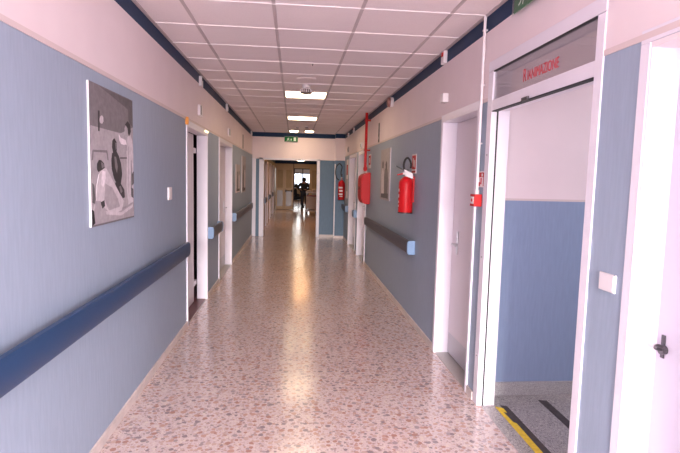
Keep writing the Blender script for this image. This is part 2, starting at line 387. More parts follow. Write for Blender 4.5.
# ------------------------------------------------------------ corridor doors
def reveal_door(name, label, side, ya, yb, zt, cas=(.04, .04), depth=.14, leaf='leaf', gap=None, kick=True, hy=None, hname='handle', casz=None, rail2=True, leafdepth=None):
    """frame lining the hole in a wall, architrave on the corridor face, leaf set back in the reveal"""
    s = 1 if side == 'R' else -1; x = XR if side == 'R' else XL
    t = thing(name, label, 'door', (x, ya, 0), kind='structure'); W_ = yb-ya
    def X(a, c): return sorted((s*a, s*c))
    b = MB(); d = depth
    for y0, y1 in ((0, .012), (W_-.012, W_)):
        b.box(*X(-.012, d), y0, y1, 0, zt, 'frame')
    b.box(*X(-.012, d), 0, W_, zt-.012, zt, 'frame')
    zc = casz or zt
    b.box(*X(-.014, -.0005), -cas[0], .002, 0, zt-.0005, 'frame', .003); b.box(*X(-.014, -.0005), W_-.002, W_+cas[1], 0, zt-.0005, 'frame', .003)
    b.box(*X(-.014, -.0005), -cas[0], W_+cas[1], zt, zc+.05, 'frame', .003)
    b.build('frame', t)
    ld = leafdepth or d-.045
    y1 = W_-.014 if gap is None else W_-gap
    b = MB(); b.box(*X(ld, ld+.04), .014, y1, .012, zt-.014, leaf, .003)
    lf = b.build('leaf', t)
    if kick:
        b = MB(); b.box(*X(ld-.003, ld), .03, y1-.02, .02, .2, 'kick'); b.build('kick_plate', t)
    if hy is not None:
        b = MB(); b.box(*X(ld-.006, ld), hy-.02, hy+.02, .93, 1.13, 'steel', .002)
        b.cyl((s*(ld-.006), hy, 1.02), (s*(ld-.05), hy, 1.02), .009, 'steel'); dy = -.11 if hy > W_/2 else .11
        b.cyl((s*(ld-.05), hy, 1.02), (s*(ld-.05), hy+dy, 1.02), .008, 'steel'); b.build('handle', t, True)
    b = MB(); b.box(*X(0, d+.02), 0, W_, -.02, .004, 'sill'); b.build('threshold', t)
    return t
t = reveal_door('door_1', 'first door on the left, ajar over a dark gap', 'L', 5.27, 6.45, 2.06, (.03, .03), .115, gap=.17, kick=False, leafdepth=.125)
for z in (.2, 1.83): MB().box(-.16, -.12, 1.0, 1.16, z, z+.06, 'frame').build('hinge', t)
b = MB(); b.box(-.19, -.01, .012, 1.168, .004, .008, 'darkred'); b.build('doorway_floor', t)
reveal_door('door_2', 'second door on the left between the short and long handrails', 'L', 7.5, 9.0, 2.06, (.04, .03), .15, hy=1.3)
t = reveal_door('door_3', 'closed pale door on the right before the red call point', 'R', 3.57, 4.43, 2.09, (.025, .045), .125, hy=.70, leafdepth=.115)
reveal_door('door_4', 'white door recess just past the red hose cabinet', 'R', 9.15, 10.26, 2.05, (.03, .03), .155, hy=.9, leaf='frame')
reveal_door('door_5', 'farthest white door recess on the right wall', 'R', 10.65, 11.95, 2.05, (.03, .03), .155, hy=.9, leaf='frame')
# nearest door on the right
t = thing('door_6', 'nearest white door at the right edge of the view with dark lever', 'door', (XR, .95, 0), kind='structure')
b = MB()
b.box(-.001, .16, .865, .879, 0, 2.079, 'frame'); b.box(-.001, .16, 0, .02, 0, 2.079, 'frame'); b.box(-.001, .16, 0, .879, 2.0795, 2.099, 'white')
b.box(-.005, -.0005, .873, .925, 0, 2.0995, 'frame', .003); b.box(-.016, -.0005, -.065, 0, 0, 2.0995, 'frame', .003); b.box(-.005, -.0005, -.065, .925, 2.1, 2.15, 'frame', .003)
b.build('frame', t)
b = MB(); b.box(.115, .155, .02, .866, .01, 2.075, 'leaf_l', .004); b.build('leaf', t)
b = MB(); b.box(.109, .115, .818, .836, .91, 1.0, 'dsteel', .002); b.cyl((.115, .818, .945), (.095, .818, .945), .017, 'dsteel')
b.tube(curve_pts([(.10, .818, .945), (.07, .814, .955), (.062, .79, .972), (.068, .765, .972)], 5), .006, 'dsteel')
b.build('handle', t, True)
b = MB(); b.box(0, .17, .01, .88, -.02, .004, 'sill'); b.build('threshold', t)

# intensive-care doorway: frame with transom
t = thing('door_14', 'white framed open doorway with lettered glass transom on the right', 'door', (XR, 2.16, 0), kind='structure')
b = MB()
for y0, y1 in ((-.05, .01), (1.17, 1.25)): b.box(-.008, .0, y0, y1, 0, 2.30, 'frame', .004)
b.box(-.001, .12, 0, .019, 0, 2.33, 'frame'); b.box(-.001, .12, 1.170, 1.199, 0, 2.33, 'frame')
b.box(-.008, 0, -.05, 1.25, 2.302, 2.37, 'frame', .003); b.box(0, .12, .02, 1.17, 2.304, 2.33, 'frame')
b.box(-.007, .10, .01, 1.17, 2.04, 2.11, 'frame', .004)
b.build('frame', t)
b = MB(); b.box(.03, .04, 1.166, 1.1695, 0, 2.04, 'gasket'); b.box(-.006, .03, .02, 1.17, 2.034, 2.0395, 'gasket'); b.box(-.006, .008, .02, 1.17, 2.294, 2.3015, 'gasket'); b.build('gasket', t)
b = MB(); b.box(.004, .01, .01, 1.17, 2.105, 2.304, 'glass'); b.build('transom_pane', t)
b = MB()
for z in (.35, 1.05, 1.75): b.cyl((-.006, 1.21, z), (-.011, 1.21, z), .006, 'grey_p', n=10)
b.build('screw', t)
b = MB(); b.box(-.022, -.011, .62, .70, 2.032, 2.052, 'dsteel', .003); b.build('closer_bracket', t)
def text(body, size, loc, rot, m_, parent, name, xs=1, ext=.0008, alig='LEFT'):
    c = bpy.data.curves.new(name, 'FONT'); c.body = body; c.size = size; c.extrude = ext; c.align_x = alig
    c.materials.append(M[m_]); o = bpy.data.objects.new(name, c); COL.objects.link(o); o.location = loc; o.rotation_euler = rot; o.scale = (xs, 1, 1)
    o.parent = parent; return o
RW = (PI/2, 0, -PI/2)                     # reads from the corridor on the right wall
text('R', .105, (.003, .745, 2.150), RW, 'redtext', t, 'lettering', .66)
text('IANIMAZIONE', .078, (.003, .690, 2.151), RW, 'redtext', t, 'lettering', .70)
# room behind
b = MB(); b.box(XR+.02, 4.5, -.2, 3.62, -.06, -.001, 'granite'); fl = tag(b.build('floor_side_room'), 'grey speckled floor of the side room', 'floor', kind='structure')
b = MB()
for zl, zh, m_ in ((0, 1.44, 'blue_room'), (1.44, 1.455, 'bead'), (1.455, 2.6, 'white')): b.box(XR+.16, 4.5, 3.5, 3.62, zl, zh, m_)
tag(b.build('wall_side_room'), 'blue and pale wall seen through the open doorway', 'wall', kind='structure')
b = MB(); b.box(XR+.16, 4.5, 3.486, 3.5, 0, .1, 'granite2'); tag(b.build('baseboard_side_room'), 'speckled granite skirting in the side room', 'baseboard', kind='structure')
b = MB(); b.box(4.4, 4.5, 2.0, 3.5, 0, 2.6, 'white'); b.box(XR+.16, 4.5, 1.95, 2.05, 0, 2.6, 'white'); tag(b.build('wall_side_room_far'), 'plain walls closing the side room', 'wall', kind='structure')
b = MB(); b.box(XR+.16, 4.5, -.2, 3.62, 2.6, 2.66, 'tile'); tag(b.build('ceiling_side_room'), 'pale ceiling of the side room', 'ceiling', kind='structure')
tag(MB().box(4.4, 4.5, -.2, 1.95, 0, 2.6, 'white').box(XR+.16, 4.5, -.3, -.2, 0, 2.6, 'white').build('wall_near_room'), 'plain walls of the nearest room on the right', 'wall', kind='structure')
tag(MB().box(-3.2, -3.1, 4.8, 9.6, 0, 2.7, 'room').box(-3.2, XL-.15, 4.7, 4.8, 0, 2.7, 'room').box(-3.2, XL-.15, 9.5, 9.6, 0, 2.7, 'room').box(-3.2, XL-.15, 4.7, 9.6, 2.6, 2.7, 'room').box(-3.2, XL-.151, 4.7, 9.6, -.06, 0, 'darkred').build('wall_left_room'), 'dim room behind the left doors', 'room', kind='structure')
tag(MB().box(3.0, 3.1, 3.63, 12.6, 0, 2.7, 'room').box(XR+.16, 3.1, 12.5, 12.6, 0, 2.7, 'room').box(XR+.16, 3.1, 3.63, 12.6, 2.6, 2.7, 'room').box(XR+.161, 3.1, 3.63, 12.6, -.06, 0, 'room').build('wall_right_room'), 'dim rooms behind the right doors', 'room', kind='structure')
# floor tapes
def poly(name, pts, z, h, m_, label, cat, group=None):
    return tag(MB().prism([(x, y, z) for x, y in pts], (0, 0, h), m_).build(name), label, cat, group)
poly('floor_tape', [(1.43, 3.31), (1.478, 3.28), (1.474, 2.5), (1.43, 2.5)], -.001, .0018, 'yellow', 'yellow tape strip on grey floor nearest the corridor', 'tape', 'floor tapes in the open doorway')
poly('floor_tape', [(1.474, 3.33), (1.52, 3.31), (1.525, 2.5), (1.474, 2.5)], -.001, .0012, 'tape', 'black tape strip directly beside the yellow one on grey floor', 'tape', 'floor tapes in the open doorway')
poly('floor_tape', [(1.79, 3.40), (1.85, 3.39), (1.845, 2.5), (1.785, 2.5)], -.001, .0012, 'tape', 'separate black tape strip deeper inside the doorway', 'tape', 'floor tapes in the open doorway')
poly('floor_tape', [(1.455, 3.22), (1.49, 3.20), (1.485, 3.05), (1.462, 3.08)], .0009, .0008, 'tape', 'small torn black scrap lying over the end of the yellow tape', 'tape', 'floor tapes in the open doorway')

# ------------------------------------------------------------ handrails
def handrail(side, y0, y1, m_, label, caps=(True, True), z0=.765, z1=.912, x=None):
    s = 1 if side == 'L' else -1; x = (XL if side == 'L' else XR) if x is None else x
    t = thing('handrail', label, 'handrail', (x, y0, 0), 'handrails along the corridor walls'); W_ = y1-y0
    prof = [(.045, z0), (.066, z0+.006), (.078, z0+.03), (.08, z0+.07), (.078, z1-.02), (.068, z1-.004), (.05, z1), (.045, z1-.004)]
    c0 = .035 if caps[0] else 0; c1 = .035 if caps[1] else 0
    b = MB(); b.prism([(s*a, c0, z) for a, z in prof], (0, W_-c0-c1, 0), m_); b.build('rail', t, True)
    pf = [(.0, z0-.001), (.066, z0-.001), (.081, z0+.02), (.082, z1-.02), (.07, z1+.001), (.0, z1+.001)]
    for on_, ya in ((caps[0], 0), (caps[1], W_-.035)):
        if on_:
            b = MB(); b.prism([(s*a, ya, z) for a, z in pf], (0, .035, 0), 'cap'); b.build('end_cap', t)
    n = max(2, int(W_/1.0)+1)
    for k in range(n):
        yy = .12+(W_-.24)*k/(n-1)
        b = MB(); X = sorted((0, s*.05)); b.box(*X, yy-.02, yy+.02, z0+.03, z1-.03, 'grey_p'); b.build('bracket', t)
    return t
handrail('L', -.6, 5.05, 'rail', 'long navy handrail nearest the viewer on the left wall', (False, False))
handrail('L', 6.50, 7.38, 'rail_g', 'short dark handrail between the two left doors')
handrail('L', 9.05, 12.7, 'rail_g', 'dark handrail past the second left door, under the far small pictures')
handrail('R', 5.33, 8.75, 'rail_g', 'slate handrail with light blue end below the right extinguisher', (True, False))
handrail('R', 10.32, 10.60, 'rail_g', 'very short handrail between the two far right doors')
handrail('R', 12.02, 13.1, 'rail_g', 'short handrail by the far extinguisher at the right corner', x=XR)
handrail('L', 13.75+1.35, 16.1, 'rail_g', 'dark handrail stub on the far left wall just through the portal', x=-.9)
handrail('L', 17.3, 18.7, 'rail_g', 'middle dark handrail stub on the far left wall beyond the portal', x=-.9)
handrail('L', 19.9, 21.3, 'rail_g', 'farthest dark handrail stub on the left before the partition', x=-.9)

# ------------------------------------------------------------ pictures
PX = {
 'wall_light': ('p4', [(2.77,1.810),(3.219,1.807),(3.45,1.864),(3.45,1.28),(2.76,1.28)]),
 'shade': ('p2', [(2.894,2.035),(3.45,2.034),(3.45,1.951),(3.309,1.977)]),
 'pillar': ('p2', [(3.361,2.0),(3.45,2.0),(3.45,1.864),(3.366,1.894)]),
 'bracket': ('p1', [(2.874,1.900),(2.896,1.901),(2.890,1.789),(2.870,1.789)]),
 'globe': ('p5', [(2.905,1.873),(2.929,1.880),(2.946,1.871),(2.948,1.850),(2.929,1.834),(2.903,1.835),(2.891,1.850)]),
 'bed': ('p3', [(2.796,1.684),(2.993,1.691),(3.005,1.665),(3.011,1.635),(2.998,1.635),(2.985,1.677),(2.803,1.672),(2.793,1.628),(2.776,1.628),(2.786,1.676)]),
 'bed2': ('p2', [(3.20,1.66),(3.33,1.665),(3.33,1.655),(3.20,1.65)]),
 'coat': ('p5', [(3.345,1.803),(3.40,1.812),(3.44,1.759),(3.448,1.688),(3.445,1.45),(3.427,1.331),(3.347,1.336),(3.312,1.487),(3.325,1.646),(3.32,1.740)]),
 'fold': ('p3', [(3.405,1.65),(3.412,1.649),(3.42,1.508),(3.39,1.40)]),
 'fold2': ('p4', [(3.34,1.72),(3.36,1.74),(3.35,1.5),(3.335,1.42)]),
 'dochair': ('p1', [(3.30,1.868),(3.345,1.895),(3.395,1.878),(3.405,1.834),(3.372,1.800),(3.345,1.83),(3.33,1.86)]),
 'docface': ('p4', [(3.29,1.843),(3.313,1.862),(3.342,1.85),(3.355,1.801),(3.320,1.788),(3.296,1.805)]),
 'cap': ('p6', [(3.185,1.798),(3.218,1.78),(3.30,1.772),(3.321,1.745),(3.232,1.735),(3.196,1.762)]),
 'arms': ('p4', [(3.216,1.741),(3.331,1.739),(3.33,1.707),(3.263,1.700)]),
 'body': ('p1', [(3.071,1.679),(3.139,1.693),(3.18,1.663),(3.214,1.620),(3.23,1.554),(3.205,1.500),(3.153,1.485),(3.094,1.53),(3.061,1.585),(3.055,1.637)]),
 'sleeve': ('p3', [(3.10,1.66),(3.13,1.66),(3.155,1.60),(3.14,1.56),(3.11,1.60)]),
 'head': ('p1', [(3.078,1.752),(3.105,1.768),(3.140,1.749),(3.147,1.715),(3.134,1.680),(3.09,1.679),(3.07,1.713)]),
 'cheek': ('p3', [(3.115,1.745),(3.14,1.742),(3.145,1.71),(3.125,1.70)]),
 'skirt': ('p1', [(3.107,1.505),(3.186,1.508),(3.262,1.459),(3.27,1.41),(3.213,1.405),(3.145,1.45)]),
 'lap': ('p3', [(3.17,1.48),(3.2,1.485),(3.23,1.45),(3.2,1.435)]),
 'sheet': ('p4', [(2.80,1.390),(2.969,1.370),(3.209,1.338),(3.435,1.376),(3.439,1.29),(2.78,1.285),(2.785,1.36)]),
 'sheet2': ('p5', [(2.95,1.345),(3.2,1.32),(3.42,1.36),(3.42,1.34),(3.2,1.30),(2.96,1.325)]),
 'gown': ('p5', [(2.926,1.590),(2.975,1.586),(3.063,1.522),(3.167,1.446),(3.255,1.387),(3.209,1.334),(3.052,1.313),(2.915,1.374),(2.890,1.405),(2.822,1.409),(2.833,1.495),(2.866,1.553)]),
 'gown2': ('p4', [(2.949,1.503),(3.061,1.475),(3.149,1.403),(3.178,1.358),(2.997,1.345),(2.931,1.413)]),
 'gown3': ('p6', [(2.91,1.575),(2.955,1.57),(2.96,1.53),(2.92,1.48),(2.89,1.50)]),
 'pathead': ('p1', [(2.844,1.611),(2.87,1.632),(2.896,1.632),(2.938,1.615),(2.945,1.590),(2.904,1.577),(2.857,1.567),(2.843,1.582)]),
 'patface': ('p3', [(2.895,1.622),(2.925,1.615),(2.943,1.597),(2.905,1.585)]),
 'arm': ('p1', [(2.888,1.40),(2.932,1.408),(2.94,1.375),(2.900,1.362)]),
 'dl': ('p2', [(2.772,1.506),(2.793,1.496),(2.810,1.42),(2.80,1.395),(2.770,1.402)]),
 'dl2': ('p0', [(2.764,1.364),(2.782,1.358),(2.80,1.29),(2.764,1.279)]),
 'dr': ('p2', [(3.41,1.555),(3.443,1.575),(3.445,1.50),(3.418,1.483)]),
 'dr2': ('p2', [(3.39,1.47),(3.43,1.46),(3.43,1.40),(3.40,1.41)]),
}
t = thing('wall_picture', 'large black and white ward photograph with nurse and patient on left wall', 'picture', (XL, 2.80, 1.275))
b = MB(); b.box(0, .011, 0, .69, 0, .77, 'plastic', .001); b.build('canvas', t)
b = MB(); b.box(.011, .0114, 0, .69, 0, .77, 'p3')
for i, (k, (m_, pts)) in enumerate(PX.items()):
    b.prism([(.0114, min(max(y-2.76, .002), .688), min(max(z-1.27, .002), .768)) for y, z in pts], (.0004+.00012*i, 0, 0), m_)
b.build('print', t)
t.scale = (1, 1.045, 1)
def small_picture(side, y0, y1, z0, z1, label, seed, frame=None):
    s = 1 if side == 'L' else -1; x = XL if side == 'L' else XR; rnd = random.Random(seed)
    t = thing('wall_picture', label, 'picture', (x, y0, z0)); W_, H_ = y1-y0, z1-z0
    b = MB(); b.box(*sorted((0, s*.010)), 0, W_, 0, H_, frame or 'plastic', .001); b.build('canvas', t)
    e = .03 if frame else .001; b = MB(); b.box(*sorted((s*.010, s*.0104)), e, W_-e, e, H_-e, 'p4')
    n = 0
    def P(m_, pts):
        nonlocal n
        n += 1; b.prism([(s*.0104, y*W_, z*H_) for y, z in pts], (s*(.0004+.00015*n), 0, 0), m_)
    P('p4', [(.0, .62), (1, .66), (1, 1), (0, 1)])
    P('p3', [(.18, .1), (.55, .12), (.6, .45), (.5, .62), (.25, .6), (.16, .4)])       # seated figure
    P('p2', [(.3, .6), (.42, .58), (.47, .7), (.38, .77), (.29, .7)])
    P('p5', [(.56, .1), (.86, .1), (.9, .5), (.76, .64), (.62, .55)])                   # figure in white
    P('p2', [(.68, .63), (.8, .63), (.82, .74), (.74, .79), (.67, .73)])
    P('p2', [(.12, .04), (.88, .04), (.88, .12), (.12, .14)])
    P('p3', [(.3, .3), (.5, .28), (.52, .38), (.33, .42)])
    b.build('print', t); return t
small_picture('L', 9.62, 10.3, 1.25, 1.78, 'small light framed picture on the far left wall, nearer of two', 1, 'bead')
small_picture('L', 10.7, 11.5, 1.22, 1.98, 'tall grey photo canvas on the far left wall, farther of two', 2)
small_picture('R', 6.86, 7.6, 1.27, 2.0, 'tall grey photo canvas on the right wall between hose cabinet and extinguisher', 3)

# ------------------------------------------------------------ extinguishers
def extinguisher(loc, rot, label, hose, tagit=True):
    """local: wall behind at -y, front faces +y; hangs on its bracket"""
    t = thing('fire_extinguisher', label, 'fire extinguisher', loc, 'wall hung fire extinguishers', rot=rot)
    b = MB(); b.lathe([(0, 0), (.066, 0), (.074, .006), (.078, .02), (.078, .31), (.076, .335), (.066, .362), (.045, .385), (.024, .395), (.022, .40), (0, .40)], 'red'); b.build('cylinder', t, True)
    b = MB(); b.lathe([(.0795, .0), (.0795, .012), (.073, .012), (.073, 0)], 'black'); b.build('foot_ring', t, True)
    b = MB(); b.lathe([(.024, .398), (.026, .405), (.022, .41), (.018, .44), (.02, .455), (0, .457)], 'steel'); b.cyl((0, 0, .43), (0, .04, .43), .014, 'paper'); b.build('valve', t, True)
    b = MB(); b.prism([(-.008, -.02, .455), (-.008, .03, .46), (-.008, .11, .50), (-.008, .115, .515), (-.008, .03, .478), (-.008, -.02, .475)], (.016, 0, 0), 'black')
    b.prism([(-.008, -.01, .445), (-.008, .03, .44), (-.008, .10, .42), (-.008, .10, .408), (-.008, .02, .425), (-.008, -.01, .43)], (.016, 0, 0), 'red_d'); b.build('handle', t)
    b = MB(); b.tube(curve_pts(hose, 8), .0115, 'black'); b.build('hose', t, True)
    b = MB()                              # wrap-round label
    n = 14
    for z0, z1, a0, a1, m_ in ((.06, .28, -25, 75, 'red_d'), (.235, .265, -15, 60, 'paper'), (.17, .205, -15, 45, 'paper'), (.11, .135, -15, 55, 'paper'), (.07, .09, -15, 40, 'paper')):
        R_ = .0785 if m_ == 'red_d' else .0792
        for k in range(n):
            A, B = [math.radians(90-(a0+(a1-a0)*q/n)) for q in (k, k+1)]
            vs = [b.bm.verts.new((R_*math.cos(q), R_*math.sin(q), z)) for q, z in ((A, z0), (B, z0), (B, z1), (A, z1))]
            b._mark([b.bm.faces.new(vs)], m_)
    b.build('label', t)
    b = MB(); b.box(-.012, .012, -.092, -.07, .12, .40, 'red_d'); b.box(-.010, .010, -.08, -.01, .40, .412, 'red_d'); b.build('wall_bracket', t)
    if tagit:
        b = MB(); b.prism([(-.022, .03, .475), (-.05, -.055, .435), (-.055, -.065, .375), (-.03, .02, .405)], (-.002, .0, .0), 'paper'); b.build('tag', t)
    return t
extinguisher((1.218, 5.46, 1.205), (0, 0, PI/2), 'red extinguisher with paper tag on right wall above the long handrail',
    [(0, -.01, .445), (.022, .02, .48), (.03, .025, .53), (.01, .015, .58), (-.03, .0, .60), (-.055, -.02, .575), (-.06, -.035, .53), (-.045, -.035, .49)])
extinguisher((1.225, 13.05, 1.0), (0, 0, PI), 'distant red extinguisher with looped black hose on the teal end wall',
    [(0, .0, .445), (.02, .03, .55), (.0, .04, .66), (.06, .04, .72), (.13, .04, .66), (.15, .04, .54), (.12, .04, .44), (.07, .04, .40)], False).scale = (1.1, 1.1, 1.3)
def wall_sign(side, y, z, w, h, label, body, name='wall_sign', x=None, th=.004, bars=()):
    s = -1 if side == 'R' else 1; x = (XR if side == 'R' else XL) if x is None else x
    t = thing(name, label, 'sign', (x, y, z))
    b = MB(); b.box(*sorted((0, s*th)), -w/2, w/2, -h/2, h/2, body, .0005); b.build('plate', t)
    b = MB()
    for i, (y0, y1, z0, z1, m_) in enumerate(bars): b.box(*sorted((s*th, s*(th+.0015+.0003*i))), y0, y1, z0, z1, m_)
    if bars: b.build('pictogram', t)
    return t
wall_sign('R', 5.50, 1.745, .20, .21, 'white edged red extinguisher sign behind the near extinguisher', 'paper',
    bars=[(-.085, .085, -.06, .09, 'red_d'), (.01, .04, -.03, .06, 'paper'), (-.05, -.02, -.04, .04, 'paper'), (-.085, .085, -.098, -.075, 'red_d')])
wall_sign('R', 3.455, 1.585, .125, .11, 'small red and white alarm sign above the red call point', 'paper',
    bars=[(-.053, .053, .015, .048, 'red_d'), (-.053, -.03, -.048, .015, 'red_d'), (.0, .02, -.035, .01, 'redtext'), (.03, .053, -.048, -.02, 'red_d'), (-.02, 0, .02, .04, 'paper')])
wall_sign('R', 8.79, 1.87, .26, .24, 'small red and white hose sign above the red cabinet', 'paper', bars=[(-.11, .11, -.06, .10, 'red_d'), (-.04, .04, -.03, .06, 'paper')])
wall_sign('R', 12.5, 1.55, .40, .95, 'tall white notice panel on the right wall by the far extinguisher', 'paper', bars=[(-.15, .15, .1, .35, 'red_d'), (-.15, .15, -.3, 0, 'p4')])
t = wall_sign('R', 7.92, 2.275, .11, .32, 'narrow black number plaque high on the right wall', 'black', bars=[(-.03, .03, .08, .12, 'p3'), (-.03, .0, .0, .04, 'p3'), (-.03, .03, -.09, -.05, 'p4')])
t = wall_sign('L', 10.95, 2.28, .12, .30, 'narrow black plaque high on the far left wall', 'black', bars=[(-.03, .03, .06, .10, 'p3')])

# ------------------------------------------------------------ hose cabinet and pipe
t = thing('hose_cabinet', 'red rounded fire hose cabinet on the right wall', 'fire hose cabinet', (XR, 8.64, 1.13))
pf = [(0, .0), (-.08, 0), (-.125, .02), (-.155, .07), (-.168, .14), (-.168, .44), (-.155, .50), (-.12, .53), (-.02, .565), (0, .565)]
b = MB(); b.prism([(x, 0, z) for x, z in pf], (0, .5, 0), 'red'); bmesh.ops.bevel(b.bm, geom=b.bm.edges[:], offset=.012, segments=3, affect='EDGES'); b.build('housing', t, True)
b = MB(); b.prism([(x*1.01-.003 if x < -.05 else x, .06, z) for x, z in pf[2:8]], (0, .38, 0), 'red_d'); b.build('cover', t)
b = MB(); b.cyl((-.171, .25, .28), (-.185, .25, .28), .03, 'black'); b.build('latch', t, True)
t.scale = (.93, 1, .97)
t = thing('fire_main_pipe', 'red fire water pipe running down from ceiling into the hose cabinet', 'pipe', (1.24, 8.84, 1.70))
b = MB(); b.cyl((0, 0, 0), (0, 0, ZC-1.70), .024, 'red'); b.build('pipe', t, True)
b = MB(); b.cyl((0, 0, .02), (0, 0, .07), .034, 'red_d'); b.build('coupling', t, True)
for z in (.35, .86): MB().box(-.03, .071, -.03, .03, z, z+.025, 'red_d').build('clamp', t)
# conduit with call point
t = thing('white_conduit', 'white cable conduit from the ceiling down to the red call point', 'conduit', (XR-.018, 3.50, 1.48))
b = MB(); b.cyl((0, 0, 0), (0, 0, ZC-1.48), .0100, 'plastic'); b.build('pipe', t, True)
b = MB(); b.cyl((0, 0, 0), (0, 0, .03), .016, 'plastic'); b.build('gland', t, True)
for z in (.35, .75, 1.12): b = MB(); b.box(-.012, .018, -.012, .012, z, z+.01, 'plastic'); b.build('clip', t)
t = thing('fire_call_point', 'red fire alarm call point at the foot of the white conduit', 'call point', (XR, 3.485, 1.395))
b = MB(); b.box(-.055, 0, -.045, .045, 0, .085, 'red_d', .004); b.build('housing', t)
b = MB(); b.box(-.058, -.055, -.03, .03, .018, .068, 'paper'); b.build('window', t)
b = MB(); b.cyl((-.058, 0, .043), (-.060, 0, .043), .012, 'red_d'); b.build('button', t)

# ------------------------------------------------------------ small wall devices
def plate(side, y, z, w, h, label, cat, name, th=.012, m_='plastic', extra=None, x=None):
    s = -1 if side == 'R' else 1; x = (XR if side == 'R' else XL) if x is None else x
    t = thing(name, label, cat, (x, y, z))
    b = MB(); b.box(*sorted((0, s*th)), -w/2, w/2, -h/2, h/2, m_, min(.004, th*.3)); b.build('body', t)
    if extra:
        nm, e, em = extra; b = MB(); b.box(*sorted((s*th, s*(th+e[4]))), e[0], e[1], e[2], e[3], em, .001); b.build(nm, t)
    return t
plate('L', 4.54, 1.40, .12, .11, 'white light switch on left wall before the first door', 'switch', 'light_switch', .012, extra=('rocker', (-.03, .03, -.035, .035, .003), 'paper'))
plate('R', 1.97, 1.165, .105, .075, 'white blank wall plate between open doorway and nearest door', 'wall plate', 'wall_plate', .010, extra=('cover', (-.047, .047, -.033, .033, .002), 'plastic'))
plate('L', 5.96, 2.29, .16, .12, 'small white box with dark side above the first left door', 'sensor', 'wall_sensor', .03, extra=('lens', (-.07, -.03, -.05, .05, .003), 'black'))
plate('L', 8.55, 2.27, .2, .12, 'small white box above the second left door', 'sensor', 'wall_sensor', .03, extra=('lens', (-.09, -.04, -.05, .05, .003), 'black'))
plate('R', 4.38, 2.28, .085, .075, 'small square white box above the right door with the handle', 'sensor', 'wall_sensor', .05, extra=('lens', (-.02, .02, -.01, .02, .003), 'paper'))
plate('L', 6.34, 2.09, .18, .022, 'lit slim lamp on the head of the first left door', 'lamp', 'signal_lamp', .03, 'litlens', ('rim', (-.09, .09, .008, .012, .001), 'plastic'))
plate('L', 5.235, 2.10, .035, .075, 'small amber lamp at the top corner of the first left door', 'lamp', 'signal_lamp', .03, 'amber', ('rim', (-.017, .017, -.036, -.028, .002), 'plastic'))
plate('R', 9.9, 2.21, .12, .12, 'small pale box above the door recess past the hose cabinet', 'sensor', 'wall_sensor', .03, extra=('lens', (-.03, .03, -.03, .03, .003), 'grey_p'))
plate('R', 12.3, 2.26, .1, .13, 'small dark box high on the right wall at the far corner', 'sensor', 'wall_sensor', .03, 'grey_p', ('lens', (-.03, .03, -.03, .03, .003), 'black'))
def call_lamp(side, y, z, label, red=True):
    s = -1 if side == 'R' else 1
    t = thing('alarm_beacon', label, 'alarm', (XR if side == 'R' else XL, y, z), 'small beacons on the blue band')
    b = MB(); b.box(*sorted((0, s*.035)), -.045, .045, -.055, .055, 'plastic', .008); b.build('body', t)
    b = MB(); b.box(*sorted((s*.035, s*.042)), -.03, .02, .005, .04, 'red_d' if red else 'black', .002); b.build('lens', t)
call_lamp('L', 5.99, 2.62, 'first white beacon with dark lens on the left blue band', False)
call_lamp('L', 8.25, 2.63, 'second white beacon with dark lens on the left blue band', False)
call_lamp('L', 12.9, 2.63, 'farthest white beacon on the left blue band near the corner', False)
call_lamp('R', 4.46, 2.64, 'white beacon with red lens on the right blue band near white conduit')
call_lamp('R', 11.2, 2.62, 'small white beacon on the right blue band beyond the red pipe')
call_lamp('R', 12.3, 2.60, 'farthest white beacon on the right blue band near the corner')
t = thing('alarm_siren', 'round white siren with brownish red front on the right blue band', 'alarm', (XR, 6.86, 2.60))
Rx = Matrix.Rotation(-PI/2, 3, 'Y')
b = MB(); b.lathe([(0, 0), (.062, 0), (.066, .01), (.066, .04), (0, .041)], 'plastic', rot=Rx); b.build('base', t, True)
b = MB(); b.lathe([(.064, .035), (.066, .045), (.062, .07), (.04, .078), (0, .08)], 'maroon_l', rot=Rx); b.build('cap', t, True)

# ------------------------------------------------------------ ceiling things
def ceiling_light(x0, x1, y0, y1, label, z=ZC):
    t = thing('ceiling_light', label, 'ceiling light', ((x0+x1)/2, (y0+y1)/2, z), 'lit ceiling panels'); a, c = (x1-x0)/2, (y1-y0)/2
    b = MB(); e = .014
    b.box(-a, a, -c, -c+e, -.008, .0, 'lampoff'); b.box(-a, a, c-e, c, -.008, .0, 'lampoff'); b.box(-a, -a+e, -c, c, -.008, 0, 'lampoff'); b.box(a-e, a, -c, c, -.008, 0, 'lampoff'); b.build('frame', t)
    b = MB(); b.box(-a+e, a-e, -c+e, c-e, -.006, -.001, 'lamp'); b.build('diffuser', t)
ceiling_light(-.14, .43, 6.89, 7.43, 'nearest lit square ceiling panel, behind the smoke detector')
ceiling_light(-.14, .43, 9.71, 10.25, 'second lit ceiling panel, midway down the corridor')
ceiling_light(-.13, .1, 12.55, 13.05, 'left one of two small lit panels by the end wall')
ceiling_light(.25, .48, 12.55, 13.05, 'right one of two small lit panels by the end wall')
t = thing('smoke_detector', 'round white smoke detector hanging before the nearest lit panel', 'smoke detector', (.135, 6.42, ZC), 'ceiling smoke detectors')
b = MB(); b.lathe([(0, 0), (.055, 0), (.05, -.035), (0, -.035)], 'plastic'); b.build('base', t, True)
b = MB(); b.lathe([(.05, -.033), (.072, -.05), (.072, -.055), (0, -.055)], 'plastic'); b.lathe([(.068, -.055), (.068, -.09), (0, -.09)], 'det'); b.lathe([(.075, -.09), (.076, -.102), (.05, -.106), (0, -.106)], 'det')
for k in range(16):
    a = 2*PI*k/16; b.box(.071*math.cos(a)-.004, .071*math.cos(a)+.004, .071*math.sin(a)-.004, .071*math.sin(a)+.004, -.091, -.054, 'plastic')
b.build('sensing_head', t, True)
